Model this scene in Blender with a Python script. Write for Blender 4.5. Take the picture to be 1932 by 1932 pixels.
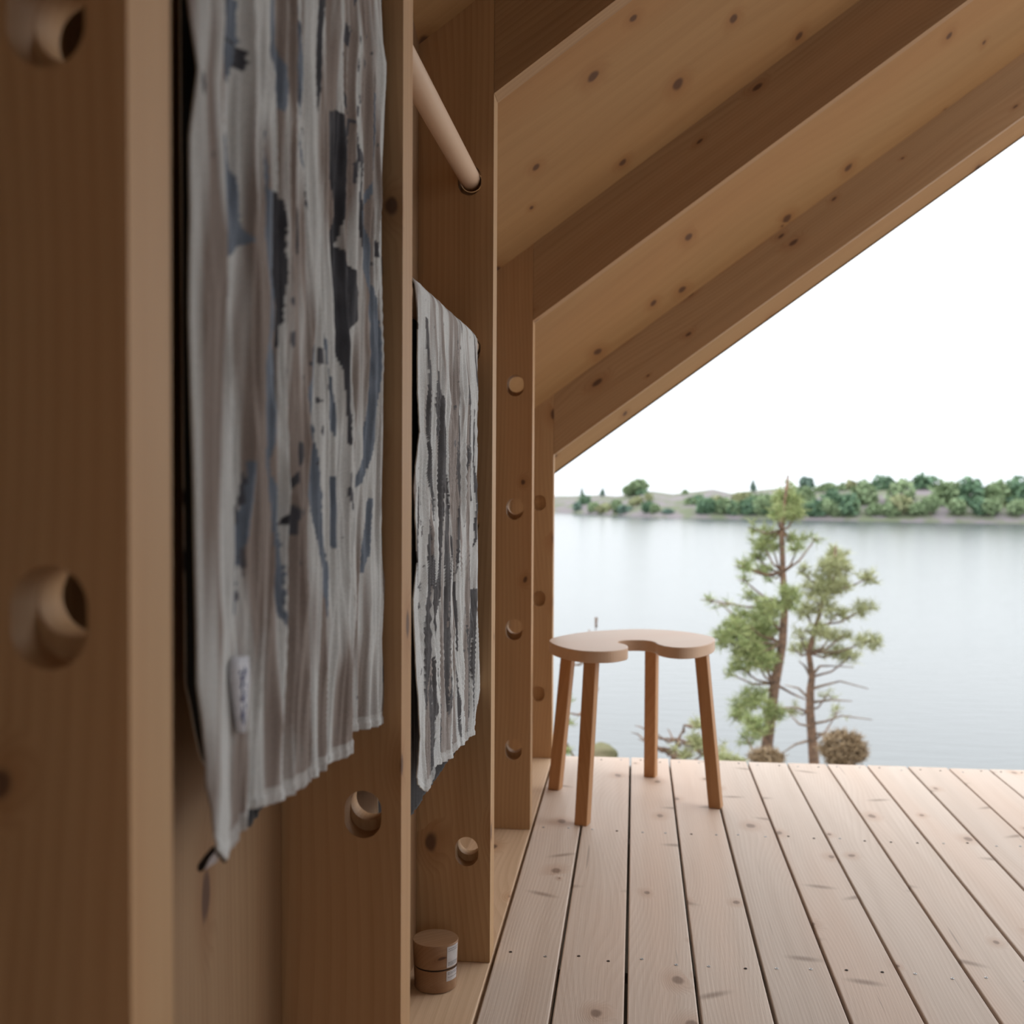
import bpy, bmesh, math, random
import numpy as np
from math import sin, cos, pi, atan, radians
from mathutils import Vector, Matrix
from mathutils.geometry import tessellate_polygon

for o in list(bpy.data.objects): bpy.data.objects.remove(o)
S = bpy.context.scene
COL = S.collection
random.seed(7)
RNG = np.random.default_rng(11)

# ------------------------------------------------------------------ camera
FPX = 2150.0; EYE = Vector((0, 0, .9)); ROLL = .0055; VX, VY = 1199., 907.
_yh = VY - ROLL*(VX-966)
_ph = atan((966-_yh)/FPX); _th = atan((VX-966)/FPX*cos(_ph))
FW = Vector((-sin(_th)*cos(_ph), cos(_th)*cos(_ph), -sin(_ph)))
_r0 = Vector((cos(_th), sin(_th), 0)); _u0 = _r0.cross(FW)
CR = _r0*cos(ROLL) + _u0*sin(ROLL); CU = -_r0*sin(ROLL) + _u0*cos(ROLL)
cd = bpy.data.cameras.new('camera'); cam = bpy.data.objects.new('camera', cd); COL.objects.link(cam)
cam.matrix_world = Matrix(((CR.x, CU.x, -FW.x, EYE.x), (CR.y, CU.y, -FW.y, EYE.y), (CR.z, CU.z, -FW.z, EYE.z), (0, 0, 0, 1)))
cd.sensor_width = 36; cd.lens = FPX/1932*36; cd.clip_start = .02; cd.clip_end = 2000
cd.dof.use_dof = True; cd.dof.focus_distance = 1.8; cd.dof.aperture_fstop = 5.4
S.camera = cam
S.view_settings.view_transform = 'Standard'; S.view_settings.look = 'None'
S.view_settings.gamma = 1; S.view_settings.use_curve_mapping = False
S.view_settings.exposure = 0.0

# ------------------------------------------------------------------ overcast sky
W = bpy.data.worlds.new('overcast_sky'); S.world = W; W.use_nodes = True
nt = W.node_tree; nt.nodes.clear()
_o = nt.nodes.new('ShaderNodeOutputWorld'); _b = nt.nodes.new('ShaderNodeBackground')
_tc = nt.nodes.new('ShaderNodeTexCoord'); _sx = nt.nodes.new('ShaderNodeSeparateXYZ')
_rp = nt.nodes.new('ShaderNodeValToRGB'); _rp.color_ramp.elements[0].position = 0.0
_rp.color_ramp.elements[0].color = (.47, .50, .525, 1); _rp.color_ramp.elements[1].position = .5
_rp.color_ramp.elements[1].color = (1.0, 1.0, 1.0, 1)
_e = _rp.color_ramp.elements.new(.22); _e.color = (.73, .745, .76, 1)
nt.links.new(_tc.outputs['Generated'], _sx.inputs[0]); nt.links.new(_sx.outputs['Z'], _rp.inputs[0])
nt.links.new(_rp.outputs[0], _b.inputs[0]); _b.inputs[1].default_value = 3.05
nt.links.new(_b.outputs[0], _o.inputs[0])

def ray(x, y): return FW + CR*((x-966)/FPX) - CU*((y-966)/FPX)
def on(x, y, axis, v):                       # measured point: sight line through a photo pixel met with a plane of the building
    d = ray(x, y); return EYE + d*((v-EYE[axis])/d[axis])

# ------------------------------------------------------------------ materials
def newmat(name):
    m = bpy.data.materials.new(name); m.use_nodes = True
    n = m.node_tree; b = n.nodes['Principled BSDF']; return m, n, b
def N(n, t, **k):
    x = n.nodes.new(t)
    for a, v in k.items(): setattr(x, a, v)
    return x
def math_(n, op, a, b=None, c=None):
    x = N(n, 'ShaderNodeMath', operation=op)
    for i, v in enumerate((a, b, c)):
        if v is None: continue
        if isinstance(v, (int, float)): x.inputs[i].default_value = v
        else: n.links.new(v, x.inputs[i])
    return x.outputs[0]
def mixc(n, f, a, b, mode='MIX'):
    x = N(n, 'ShaderNodeMix', data_type='RGBA', blend_type=mode)
    for i, v in ((0, f), (6, a), (7, b)):
        if isinstance(v, (int, float)): x.inputs[i].default_value = v
        elif isinstance(v, tuple): x.inputs[i].default_value = (*v, 1)
        else: n.links.new(v, x.inputs[i])
    return x.outputs[2]
def ramp(n, f, p0, p1):
    x = N(n, 'ShaderNodeMapRange', interpolation_type='SMOOTHSTEP'); n.links.new(f, x.inputs[0])
    x.inputs[1].default_value = p0; x.inputs[2].default_value = p1
    return x.outputs[0]
SL = .725                                     # pitch of the rafters
ANG = atan(SL)
def wood(name, axis, base, dark, knot=(.045, .022, .022), ks=(4.5, 9.), kr=.10, kgate=.55, ring=70., rough=.6, seed=0., bump=.12, ringamt=.35, spike=False):
    m, n, b = newmat(name)
    tc = N(n, 'ShaderNodeTexCoord'); oi = N(n, 'ShaderNodeObjectInfo')
    mp = N(n, 'ShaderNodeMapping'); n.links.new(tc.outputs['Object'], mp.inputs[0])
    if axis == 'R': mp.inputs['Rotation'].default_value = (0, ANG, 0)    # X then runs along the slope
    sp = N(n, 'ShaderNodeSeparateXYZ'); n.links.new(mp.outputs[0], sp.inputs[0])
    X, Y, Z = sp.outputs
    if axis == 'Z': u = Z; v = math_(n, 'ADD', X, math_(n, 'MULTIPLY', Y, 1.37))
    elif axis == 'Y': u = Y; v = math_(n, 'ADD', X, math_(n, 'MULTIPLY', Z, 1.37))
    else: u = X; v = math_(n, 'ADD', Y, math_(n, 'MULTIPLY', Z, 1.37))
    rnd = math_(n, 'ADD', math_(n, 'MULTIPLY', oi.outputs['Random'], 37.), seed)
    u = math_(n, 'ADD', u, rnd); v = math_(n, 'ADD', v, math_(n, 'MULTIPLY', rnd, .31))
    def vec(a, c, w=0.):
        x = N(n, 'ShaderNodeCombineXYZ')
        n.links.new(math_(n, 'MULTIPLY', u, a), x.inputs[0]); n.links.new(math_(n, 'MULTIPLY', v, c), x.inputs[1]); x.inputs[2].default_value = w
        return x.outputs[0]
    def noise(a, c, det=2., w=0., dist=0.):
        x = N(n, 'ShaderNodeTexNoise'); n.links.new(vec(a, c, w), x.inputs['Vector'])
        x.inputs['Scale'].default_value = 1; x.inputs['Detail'].default_value = det; x.inputs['Distortion'].default_value = dist
        return x.outputs[0]
    # knots on a stretched cell pattern, with their halo pushing the rings aside
    vo = N(n, 'ShaderNodeTexVoronoi', voronoi_dimensions='2D'); vo.inputs['Scale'].default_value = 1
    wob = N(n, 'ShaderNodeTexNoise'); n.links.new(vec(9., 22.), wob.inputs['Vector']); wob.inputs['Scale'].default_value = 1
    ad = N(n, 'ShaderNodeVectorMath', operation='MULTIPLY_ADD'); n.links.new(wob.outputs['Color'], ad.inputs[0])
    ad.inputs[1].default_value = (.14, .14, 0); n.links.new(vec(*ks), ad.inputs[2]); n.links.new(ad.outputs[0], vo.inputs['Vector'])
    sc = N(n, 'ShaderNodeSeparateColor'); n.links.new(vo.outputs['Color'], sc.inputs[0])
    gate = math_(n, 'GREATER_THAN', sc.outputs[0], kgate)
    rad = math_(n, 'MULTIPLY_ADD', sc.outputs[1], kr, kr*.35)
    dn = math_(n, 'DIVIDE', vo.outputs['Distance'], rad)
    kn = math_(n, 'MULTIPLY', gate, math_(n, 'SUBTRACT', 1., ramp(n, dn, .55, 1.15)))
    halo = math_(n, 'MULTIPLY', gate, math_(n, 'SUBTRACT', 1., ramp(n, dn, .6, 3.6)))
    # annual rings and fibre
    warp = math_(n, 'ADD', math_(n, 'MULTIPLY', noise(.9, 3.5, 1.), 3.4), math_(n, 'MULTIPLY', halo, .55))
    ph = math_(n, 'MULTIPLY_ADD', v, ring, math_(n, 'MULTIPLY', warp, ring*.022*3.))
    rg = math_(n, 'FRACT', ph); rg = ramp(n, rg, .25, 1.)
    fine = noise(5., 420., 2.); mid = noise(1.2, 26., 3.); big = noise(.5, 5., 2., 3.)
    f = math_(n, 'ADD', math_(n, 'MULTIPLY', rg, ringamt), math_(n, 'MULTIPLY', ramp(n, fine, .35, .7), .18))
    f = math_(n, 'ADD', f, math_(n, 'MULTIPLY', ramp(n, mid, .35, .75), .42))
    c = mixc(n, f, base, dark)
    c = mixc(n, math_(n, 'MULTIPLY', ramp(n, big, .4, .7), .35), c, tuple(x*y for x, y in zip(base, (1.0, .80, .68))))
    c = mixc(n, math_(n, 'MULTIPLY', halo, .5), c, tuple(x*y for x, y in zip(dark, (.9, .72, .6))))
    c = mixc(n, math_(n, 'MULTIPLY', kn, .72), c, knot)
    if spike:                                   # long spike knots lying across the board
        v2 = N(n, 'ShaderNodeTexVoronoi', voronoi_dimensions='2D'); v2.inputs['Scale'].default_value = 1
        n.links.new(vec(4.2, 4.4), v2.inputs['Vector'])
        ps = N(n, 'ShaderNodeVectorMath', operation='SUBTRACT'); n.links.new(vec(4.2, 4.4), ps.inputs[0]); n.links.new(v2.outputs['Position'], ps.inputs[1])
        s2 = N(n, 'ShaderNodeSeparateXYZ'); n.links.new(ps.outputs[0], s2.inputs[0])
        s3 = N(n, 'ShaderNodeSeparateColor'); n.links.new(v2.outputs['Color'], s3.inputs[0])
        tilt = math_(n, 'MULTIPLY', math_(n, 'SUBTRACT', s3.outputs[1], .5), 1.0)
        du = math_(n, 'ADD', s2.outputs[0], math_(n, 'MULTIPLY', s2.outputs[1], tilt))
        e = math_(n, 'SQRT', math_(n, 'ADD', math_(n, 'POWER', math_(n, 'ABSOLUTE', math_(n, 'DIVIDE', du, .06)), 2.), math_(n, 'POWER', math_(n, 'ABSOLUTE', math_(n, 'DIVIDE', s2.outputs[1], .16)), 2.)))
        g2 = math_(n, 'GREATER_THAN', s3.outputs[0], .45)
        sk = math_(n, 'MULTIPLY', g2, math_(n, 'SUBTRACT', 1., ramp(n, e, .1, 1.25)))
        c = mixc(n, math_(n, 'MULTIPLY', sk, .62), c, (.19, .115, .07))
        # hairline checks along the board
        ck = noise(2.2, 75., 1., 9.); c = mixc(n, math_(n, 'MULTIPLY', ramp(n, ck, .74, .78), .4), c, (.10, .07, .05))
    br = math_(n, 'MULTIPLY_ADD', oi.outputs['Random'], .14, .93)
    cc = N(n, 'ShaderNodeVectorMath', operation='SCALE'); n.links.new(c, cc.inputs[0]); n.links.new(br, cc.inputs['Scale'])
    n.links.new(cc.outputs[0], b.inputs['Base Color'])
    b.inputs['Roughness'].default_value = rough; b.inputs['Specular IOR Level'].default_value = .25
    bp = N(n, 'ShaderNodeBump'); bp.inputs['Strength'].default_value = bump; bp.inputs['Distance'].default_value = .002
    n.links.new(f, bp.inputs['Height']); n.links.new(bp.outputs[0], b.inputs['Normal'])
    return m
SPR = (.50, .325, .175); SPD = (.37, .22, .108)
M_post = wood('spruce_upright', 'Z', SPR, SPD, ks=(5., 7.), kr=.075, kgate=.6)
M_raft = wood('spruce_rafter', 'R', (.44, .285, .155), (.33, .195, .10), ks=(5., 9.), kr=.08, kgate=.5)
M_roof = wood('spruce_roof_board', 'R', (.41, .25, .115), (.32, .18, .078), ks=(5.5, 8.), kr=.075, kgate=.5, ring=40, ringamt=.15, bump=.05)
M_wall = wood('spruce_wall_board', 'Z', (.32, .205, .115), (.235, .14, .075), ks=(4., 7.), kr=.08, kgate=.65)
M_base = wood('spruce_floor_strip', 'Y', (.74, .55, .38), (.58, .40, .25), ks=(4., 7.), kr=.09, kgate=.6)
M_deck = wood('weathered_larch_plank', 'Y', (.66, .565, .49), (.53, .43, .355), knot=(.16, .095, .06), ks=(5., 8.), kr=.075, kgate=.62, ring=110, ringamt=.30, rough=.55, spike=True, bump=.25)
M_rod = wood('smooth_beech', 'Y', (.72, .56, .42), (.66, .50, .36), ks=(2., 2.), kr=.0, kgate=2., ring=60, ringamt=.15, rough=.5, bump=.02)
M_leg = wood('pine_leg', 'Z', (.50, .275, .13), (.39, .195, .085), ks=(7., 12.), kr=.07, kgate=.7, rough=.45)
M_seat = wood('birch_seat', 'R', (.60, .44, .32), (.54, .38, .27), ks=(2., 2.), kr=.0, kgate=2., ring=45, ringamt=.2, rough=.42, bump=.02)
M_jar = wood('cherry_jar', 'R', (.36, .225, .135), (.25, .145, .08), ks=(8., 18.), kr=.16, kgate=.5, ring=90, rough=.35)

def plain(name, col, rough=.6, metal=0., spec=.3, noise=None):
    m, n, b = newmat(name); b.inputs['Base Color'].default_value = (*col, 1); b.inputs['Roughness'].default_value = rough
    b.inputs['Metallic'].default_value = metal; b.inputs['Specular IOR Level'].default_value = spec
    if noise:
        sc, c2, p0, p1 = noise
        tc = N(n, 'ShaderNodeTexCoord'); x = N(n, 'ShaderNodeTexNoise'); x.inputs['Scale'].default_value = sc; x.inputs['Detail'].default_value = 5
        n.links.new(tc.outputs['Object'], x.inputs['Vector'])
        n.links.new(mixc(n, ramp(n, x.outputs[0], p0, p1), col, c2), b.inputs['Base Color'])
    return m
M_screw = plain('galvanised_screw', (.35, .35, .35), .35, .9)
M_scrdark = plain('rusted_screw', (.06, .045, .035), .6, .3)
M_flash = plain('dark_drip_edge', (.05, .055, .05), .5, .4)
M_under = plain('dark_joist', (.05, .04, .03), .8, noise=(20, (.08, .06, .045), .4, .7))
M_paper = plain('paper_label', (.55, .53, .54), .7, noise=(60, (.50, .48, .48), .4, .6))
M_ink = plain('grey_ink', (.16, .15, .16), .7)
M_blueink = plain('blue_ink', (.07, .09, .22), .7)
M_tag = plain('white_cotton_tape', (.60, .61, .66), .8, noise=(300, (.50, .52, .57), .4, .6))
M_piping = plain('black_piping', (.012, .012, .016), .8)
M_seam = plain('jar_seam', (.02, .014, .01), .7)

# ------------------------------------------------------------------ object helpers
def link(o, parent=None):
    COL.objects.link(o)
    if parent is not None: o.parent = parent
    return o
def empty(name, loc, label, cat, group=None):
    o = bpy.data.objects.new(name, None); o.location = loc; o.empty_display_size = .05; link(o)
    o['label'] = label; o['category'] = cat
    if group: o['group'] = group
    return o
def mesh(name, verts, faces, mats, parent=None, smooth=False, local=True):
    me = bpy.data.meshes.new(name)
    off = parent.matrix_world.translation if False else (Vector(parent.location) if parent is not None else Vector((0, 0, 0)))
    if parent is not None and parent.parent is not None: off = Vector(parent.parent.location) + Vector(parent.location)
    if off.length > 0: verts = [(v[0]-off.x, v[1]-off.y, v[2]-off.z) for v in verts]
    me.from_pydata([tuple(map(float, v)) for v in verts], [], [tuple(f) for f in faces])
    for m in (mats if isinstance(mats, (list, tuple)) else [mats]): me.materials.append(m)
    if smooth: me.polygons.foreach_set('use_smooth', [True]*len(me.polygons))
    me.update()
    return link(bpy.data.objects.new(name, me), parent)
def tag(o, label=None, cat=None, group=None, kind=None):
    for k, v in (('label', label), ('category', cat), ('group', group), ('kind', kind)):
        if v: o[k] = v
    return o
def bevel(o, w=.002, seg=2):
    b = o.modifiers.new('bevel', 'BEVEL'); b.width = w; b.segments = seg; b.limit_method = 'ANGLE'; b.angle_limit = radians(40); return o
def box(x0, x1, y0, y1, z0, z1):
    v = [(x, y, z) for z in (z0, z1) for y in (y0, y1) for x in (x0, x1)]
    f = [(0, 2, 3, 1), (4, 5, 7, 6), (0, 1, 5, 4), (2, 6, 7, 3), (0, 4, 6, 2), (1, 3, 7, 5)]
    return v, f
def join(*parts):
    V, F = [], []
    for v, f in parts:
        k = len(V); V += list(v); F += [tuple(i+k for i in q) for q in f]
    return V, F
def plate(outer, holes, y0, y1):
    """board lying in the XZ plane between y0 and y1 (y0 nearer), with openings cut right through"""
    loops = [outer]+holes
    tris = tessellate_polygon([[Vector((x, z, 0)) for x, z in l] for l in loops])
    flat = [p for l in loops for p in l]; n = len(flat)
    V = [(x, y0, z) for x, z in flat]+[(x, y1, z) for x, z in flat]
    F = []
    for a, b_, c in tris:
        A, B, C_ = (Vector(flat[i]) for i in (a, b_, c))
        s = (B-A).x*(C_-A).y-(B-A).y*(C_-A).x
        if s < 0: a, c = c, a
        F.append((a, b_, c)); F.append((c+n, b_+n, a+n))
    k = 0
    for li, l in enumerate(loops):
        m = len(l); area = sum(l[i][0]*l[(i+1) % m][1]-l[(i+1) % m][0]*l[i][1] for i in range(m))
        for i in range(m):
            a, b_ = k+i, k+(i+1) % m
            q = (a, a+n, b_+n, b_)
            if (area < 0) != (li > 0): q = q[::-1]
            F.append(q)
        k += m
    return V, F
def ring_(cx, cz, r, n=32): return [(cx+r*cos(2*pi*i/n), cz+r*sin(2*pi*i/n)) for i in range(n)]
def slot(cx, cz, r, drop, n=32):
    p = []
    for i in range(n+1): a = pi*i/n; p.append((cx+r*cos(a), cz+r*sin(a)))
    for i in range(n+1): a = pi+pi*i/n; p.append((cx+r*cos(a), cz-drop+r*sin(a)))
    return p
def tube(pts, rad, n=8, cap=True):
    V, F = [], []
    pts = [Vector(p) for p in pts]
    for i, p in enumerate(pts):
        d = (pts[min(i+1, len(pts)-1)]-pts[max(i-1, 0)]).normalized()
        a = d.cross(Vector((0, 0, 1)) if abs(d.z) < .9 else Vector((1, 0, 0))).normalized(); b_ = d.cross(a)
        r = rad[i] if hasattr(rad, '__len__') else rad
        V += [p+(a*cos(2*pi*k/n)+b_*sin(2*pi*k/n))*r for k in range(n)]
    for i in range(len(pts)-1):
        for k in range(n): F.append((i*n+k, (i+1)*n+k, (i+1)*n+(k+1) % n, i*n+(k+1) % n))
    if cap: F.append(tuple(range(n))); F.append(tuple(range((len(pts)-1)*n, len(pts)*n))[::-1])
    return V, F

# ------------------------------------------------------------------ building measures
XW, XE = -.402, -.263                         # inner wall face, room-side edge of the uprights
XR = 1.75                                     # ridge
T = .055                                      # thickness of the frame boards
FY = [-1.80, -1.0, -.20, .570, 1.27, 2.085, 2.90, 3.66]            # near faces of the frames
FK = [3.16, 2.85, 2.54, 2.175, 1.915, 1.606, 1.306, .982]          # knee heights
DEP = .194                                    # vertical depth of a rafter
YEND = 3.70; YROOF = 4.20
LV = [.213, .522, .832, 1.147, 1.455]         # peg hole heights
XH = -.3075
def rz(k, x): return FK[k]+DEP+SL*(min(x, 2*XR-x)-XE)

# floor: planks on joists
flo = mesh('floor', *join(*[box(XW, 3.7, y, y+.045, -.15, -.03) for y in [f+.01 for f in FY]]), M_under); tag(flo, kind='structure')
mesh('rim_gap_blocker', *box(XW, 3.7, YEND-.03, YEND-.012, -1.9, -.029), M_under, flo)  # rim pieces added and deepened, unseen, to block brightness under the plank gaps
mesh('rim_gap_blocker', *box(3.62, 3.66, FY[0], YEND-.03, -1.9, -.029), M_under, flo)
PG = .1245
gx0 = -.2585
random.seed(3)
screw_me = {}
def screw_mesh(m, key):
    if key in screw_me: return screw_me[key]
    V, F = [], []
    n = 10
    prof = [(.0001, .0002), (.0012, .0002), (.0019, .0011), (.0030, .0011), (.0034, .0001)]
    for r, z in prof: V += [(r*cos(2*pi*i/n), r*sin(2*pi*i/n), z) for i in range(n)]
    for j in range(len(prof)-1):
        for i in range(n): F.append((j*n+i, (j+1)*n+i, (j+1)*n+(i+1) % n, j*n+(i+1) % n))
    F.append(tuple(range(n)))
    me = bpy.data.meshes.new('screw'); me.from_pydata(V, [], F); me.materials.append(m); screw_me[key] = me
    return me
def plank(x0, x1, screws=True, mat=M_deck, ye=None):
    ye = ye if ye else YEND+random.uniform(-.004, .004)
    dz = random.uniform(-.0012, .0008)
    v, f = box(x0, x1, FY[0]-.05, ye, -.028+dz, dz)
    p = mesh('plank', v, f, mat, flo); bevel(p, .0022, 2)
    if screws:
        for yr in (1.31, 2.125, 2.90+.02, 3.66):
            for xs in (x0+.028, x1-.028):
                k = random.random() < .45
                s = bpy.data.objects.new('screw', screw_mesh(M_scrdark if k else M_screw, k))
                s.location = (xs+random.uniform(-.004, .004), yr+random.uniform(-.012, .012), dz)
                link(s, p)
    return p
for i in range(31):
    plank(gx0+i*PG+.003, gx0+(i+1)*PG-.003, i < 13)
plank(XW-.02, gx0-.0035, False, M_base, YEND)

# left wall, one panel per bay
_p = [(y, rz(k, XW-.06)+.01) for k, y in enumerate(FY)]+[(YEND, rz(7, XW-.06)-.01)]; _q = [(FY[0], -.15), (YEND, -.15)]
_l = [_q[0]]+[_q[1]]+_p[::-1]; _n = len(_l)
wl = mesh('wall_left', [(XW-.08, y, z) for y, z in _l]+[(XW-.037, y, z) for y, z in _l], [tuple(range(_n))[::-1], tuple(range(_n, 2*_n))]+[(i, (i+1) % _n, (i+1) % _n+_n, i+_n) for i in range(_n)], M_under); tag(wl, kind='structure')
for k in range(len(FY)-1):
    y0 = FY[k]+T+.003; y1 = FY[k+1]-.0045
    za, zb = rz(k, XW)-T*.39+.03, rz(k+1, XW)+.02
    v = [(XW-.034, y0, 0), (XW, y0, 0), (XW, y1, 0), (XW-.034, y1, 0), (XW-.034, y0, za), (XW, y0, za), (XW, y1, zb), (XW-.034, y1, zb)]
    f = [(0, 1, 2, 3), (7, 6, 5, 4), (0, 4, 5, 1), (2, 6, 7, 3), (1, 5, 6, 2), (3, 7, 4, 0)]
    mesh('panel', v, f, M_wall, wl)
# ceiling, one board per bay and slope
ce = bpy.data.objects.new('ceiling', None); link(ce); tag(ce, kind='structure')
def roofpanel(ya, za, yb, zb, xa, xb, sg):
    th = .045
    def P(x, y, z0): return (x, y, z0+SL*((x if sg > 0 else 2*XR-x)-XE))
    c = [P(xa, ya, za), P(xb, ya, za), P(xb, yb, zb), P(xa, yb, zb)]
    v = c+[(a, b_, z+th) for a, b_, z in c]
    f = [(0, 3, 2, 1), (4, 5, 6, 7), (0, 1, 5, 4), (1, 2, 6, 5), (2, 3, 7, 6), (3, 0, 4, 7)]
    return mesh('panel', v, f, M_roof, ce)
for k in range(len(FY)-1):
    for sg, xa, xb in ((1, XW-.08, XR), (-1, XR, 2*XR-XW+.08))[:2 if k < 5 else 1]:  # unseen right slope, cut short to shape the light from that side
        roofpanel(FY[k]+T if False else FY[k], FK[k]+DEP, FY[k+1], FK[k+1]+DEP, xa, xb, sg)
zE = FK[-1]+DEP; bsl = .41
for sg, xa, xb in ((1, XW-.08, XR),):
    roofpanel(FY[-1], zE, YROOF, zE-bsl*(YROOF-FY[-1]), xa, xb, sg)
def edge_strip(y, z0, w, h0, h1, sg, m, name):
    xa, xb = (XW-.08, XR) if sg > 0 else (XR, 2*XR-XW+.08)
    zz = lambda x: z0+SL*((x if sg > 0 else 2*XR-x)-XE)
    c = [(xa, y, zz(xa)+h0), (xb, y, zz(xb)+h0), (xb, y+w, zz(xb)+h0), (xa, y+w, zz(xa)+h0)]
    v = c+[(a, b_, z+h1-h0) for a, b_, z in c]
    f = [(0, 3, 2, 1), (4, 5, 6, 7), (0, 1, 5, 4), (1, 2, 6, 5), (2, 3, 7, 6), (3, 0, 4, 7)]
    o = mesh(name, v, f, m, ce); return o
for sg in (1,):
    edge_strip(YROOF, zE-bsl*(YROOF-FY[-1]), .006, -.006, .05, sg, M_flash, 'drip_edge')

# frames: upright plate with rod slots, rafter boards
names = {0: 'spruce board frame against the back wall', 1: 'spruce board frame well behind the camera', 2: 'spruce board frame just behind the camera',
         3: 'spruce board frame beside the near towel, closest to the camera', 4: 'spruce upright and rafter between the two hanging towels',
         5: 'spruce upright and rafter just past the second, smaller towel', 6: 'spruce frame with a column of round holes, third in view from the near towel',
         7: 'spruce frame at the lake end of the deck, under the eave'}
for k, y in enumerate(FY):
    fr = empty('timber_frame', (XE, y, 0), names[k], 'frame', 'spruce frames along the shelter')
    zw, ze = rz(k, XW-.03), rz(k, XE)
    outer = [(XW-.03, 0), (XE, 0), (XE, ze), (XW-.03, zw)]
    lv = [z for z in LV if z < FK[k]-.12] if k != 6 else LV[:4]
    if k == 7: lv = LV[:3]
    if k < 7:
        a = plate(outer, [slot(XH, z, .0215, .012) for z in lv], y, y+.028)
        b_ = plate(outer, [ring_(XH, z, .0212) for z in lv], y+.028, y+T)
    else:
        a = plate(outer, [slot(XH, z, .0200, .009) for z in lv], y, y+.012)
        b_ = plate(outer, [], y+.012, y+T)
    mesh('upright', *join(a, b_), M_post, fr)
    e = .0006
    L = [(XE+e, FK[k]), (XR, FK[k]+SL*(XR-XE)), (XR, rz(k, XR)), (XE+e, ze)]
    mesh('rafter', *plate(L, [], y, y+T), M_raft, fr)
    if k > 5: continue
    Rr = [(2*XR-x, z) for x, z in L][::-1]
    mesh('rafter', *plate(Rr, [], y, y+T), M_raft, fr)
    mesh('upright', *plate([(2*XR-x, z) for x, z in [(XW-.03, 0), (XE, 0), (XE, ze), (XW-.03, zw)]][::-1], [], y, y+T), M_post, fr)
wb = mesh('wall_back_blocker', *join(box(XW-.08, .35, FY[0]-.12, FY[0]-.06, -.1, 4.9), box(1.45, 2*XR-XW+.08, FY[0]-.12, FY[0]-.06, -.1, 4.9), box(.35, 1.45, FY[0]-.12, FY[0]-.06, 1.5, 4.9)), M_wall)   # unseen wall put in for darkness; opening added behind camera for fill light; tag(wb, kind='structure')
wr = mesh('wall_right_blocker', *box(2*XR-XW+.0, 2*XR-XW+.05, FY[0], FY[4], -.1, 2.2), M_wall); tag(wr, kind='structure')  # unseen wall added to keep light off the near bays

# ------------------------------------------------------------------ rods
def rod(y0, y1, z, label):
    r = .0188; n = 40
    e = empty('hanging_rod', (XH, y0, z), label, 'rod', 'wooden rods set in the frame holes')
    V, F = [], []
    for y, rr in ((y0, r-.002), (y0+.002, r), (y1-.002, r), (y1, r-.002)):
        V += [(XH+rr*cos(2*pi*i/n), y, z+rr*sin(2*pi*i/n)-.002) for i in range(n)]
    for j in range(3):
        for i in range(n): F.append((j*n+i, (j+1)*n+i, (j+1)*n+(i+1) % n, j*n+(i+1) % n))
    F.append(tuple(range(n))); F.append(tuple(range(3*n, 4*n))[::-1])
    o = mesh('dowel', V, F, M_rod, e, smooth=True)
    b = o.modifiers.new('n', 'EDGE_SPLIT'); b.split_angle = radians(50)
    return e
rod(.60, 1.30, LV[4], 'pale wooden rod that the near large towel hangs over, above the picture edge')
rod(1.296, 2.112, LV[4], 'bare pale wooden rod slanting across the top of the bay past the near towel')
rod(1.296, 2.112, LV[3], 'pale wooden rod carrying the smaller grey towel')

# ------------------------------------------------------------------ noise for cloth
GRIDS = {}
def vnoise(u, v, seed):
    """smooth value noise on numpy arrays"""
    if seed not in GRIDS: GRIDS[seed] = np.random.default_rng(seed).random((257, 257))
    G = GRIDS[seed]
    iu = np.floor(u).astype(int); iv = np.floor(v).astype(int); fu = u-iu; fv = v-iv
    fu = fu*fu*(3-2*fu); fv = fv*fv*(3-2*fv)
    g = lambda a, b: G[a % 257, b % 257]
    return (g(iu, iv)*(1-fu)+g(iu+1, iv)*fu)*(1-fv)+(g(iu, iv+1)*(1-fu)+g(iu+1, iv+1)*fu)*fv
def fabric(name, dark=False):
    m, n, b = newmat(name)
    tc = N(n, 'ShaderNodeTexCoord')
    mp = N(n, 'ShaderNodeMapping'); n.links.new(tc.outputs['Object'], mp.inputs[0]); mp.inputs['Scale'].default_value = (900, 900, 900)
    nz = N(n, 'ShaderNodeTexNoise'); n.links.new(mp.outputs[0], nz.inputs['Vector']); nz.inputs['Scale'].default_value = 1; nz.inputs['Detail'].default_value = 1
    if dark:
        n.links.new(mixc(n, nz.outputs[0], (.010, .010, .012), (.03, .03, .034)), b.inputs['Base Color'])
    else:
        at = N(n, 'ShaderNodeAttribute', attribute_name='print')
        k = math_(n, 'MULTIPLY_ADD', nz.outputs[0], .7, .65)
        cc = N(n, 'ShaderNodeVectorMath', operation='SCALE'); n.links.new(at.outputs['Color'], cc.inputs[0]); n.links.new(k, cc.inputs['Scale'])
        n.links.new(cc.outputs[0], b.inputs['Base Color'])
    b.inputs['Roughness'].default_value = .95; b.inputs['Specular IOR Level'].default_value = .1
    b.inputs['Sheen Weight'].default_value = .15
    bp = N(n, 'ShaderNodeBump'); bp.inputs['Strength'].default_value = .35; bp.inputs['Distance'].default_value = .0012
    n.links.new(nz.outputs[0], bp.inputs['Height']); n.links.new(bp.outputs[0], b.inputs['Normal'])
    return m
M_fab = fabric('printed_linen'); M_fabd = fabric('dark_linen_reverse', True)

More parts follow.
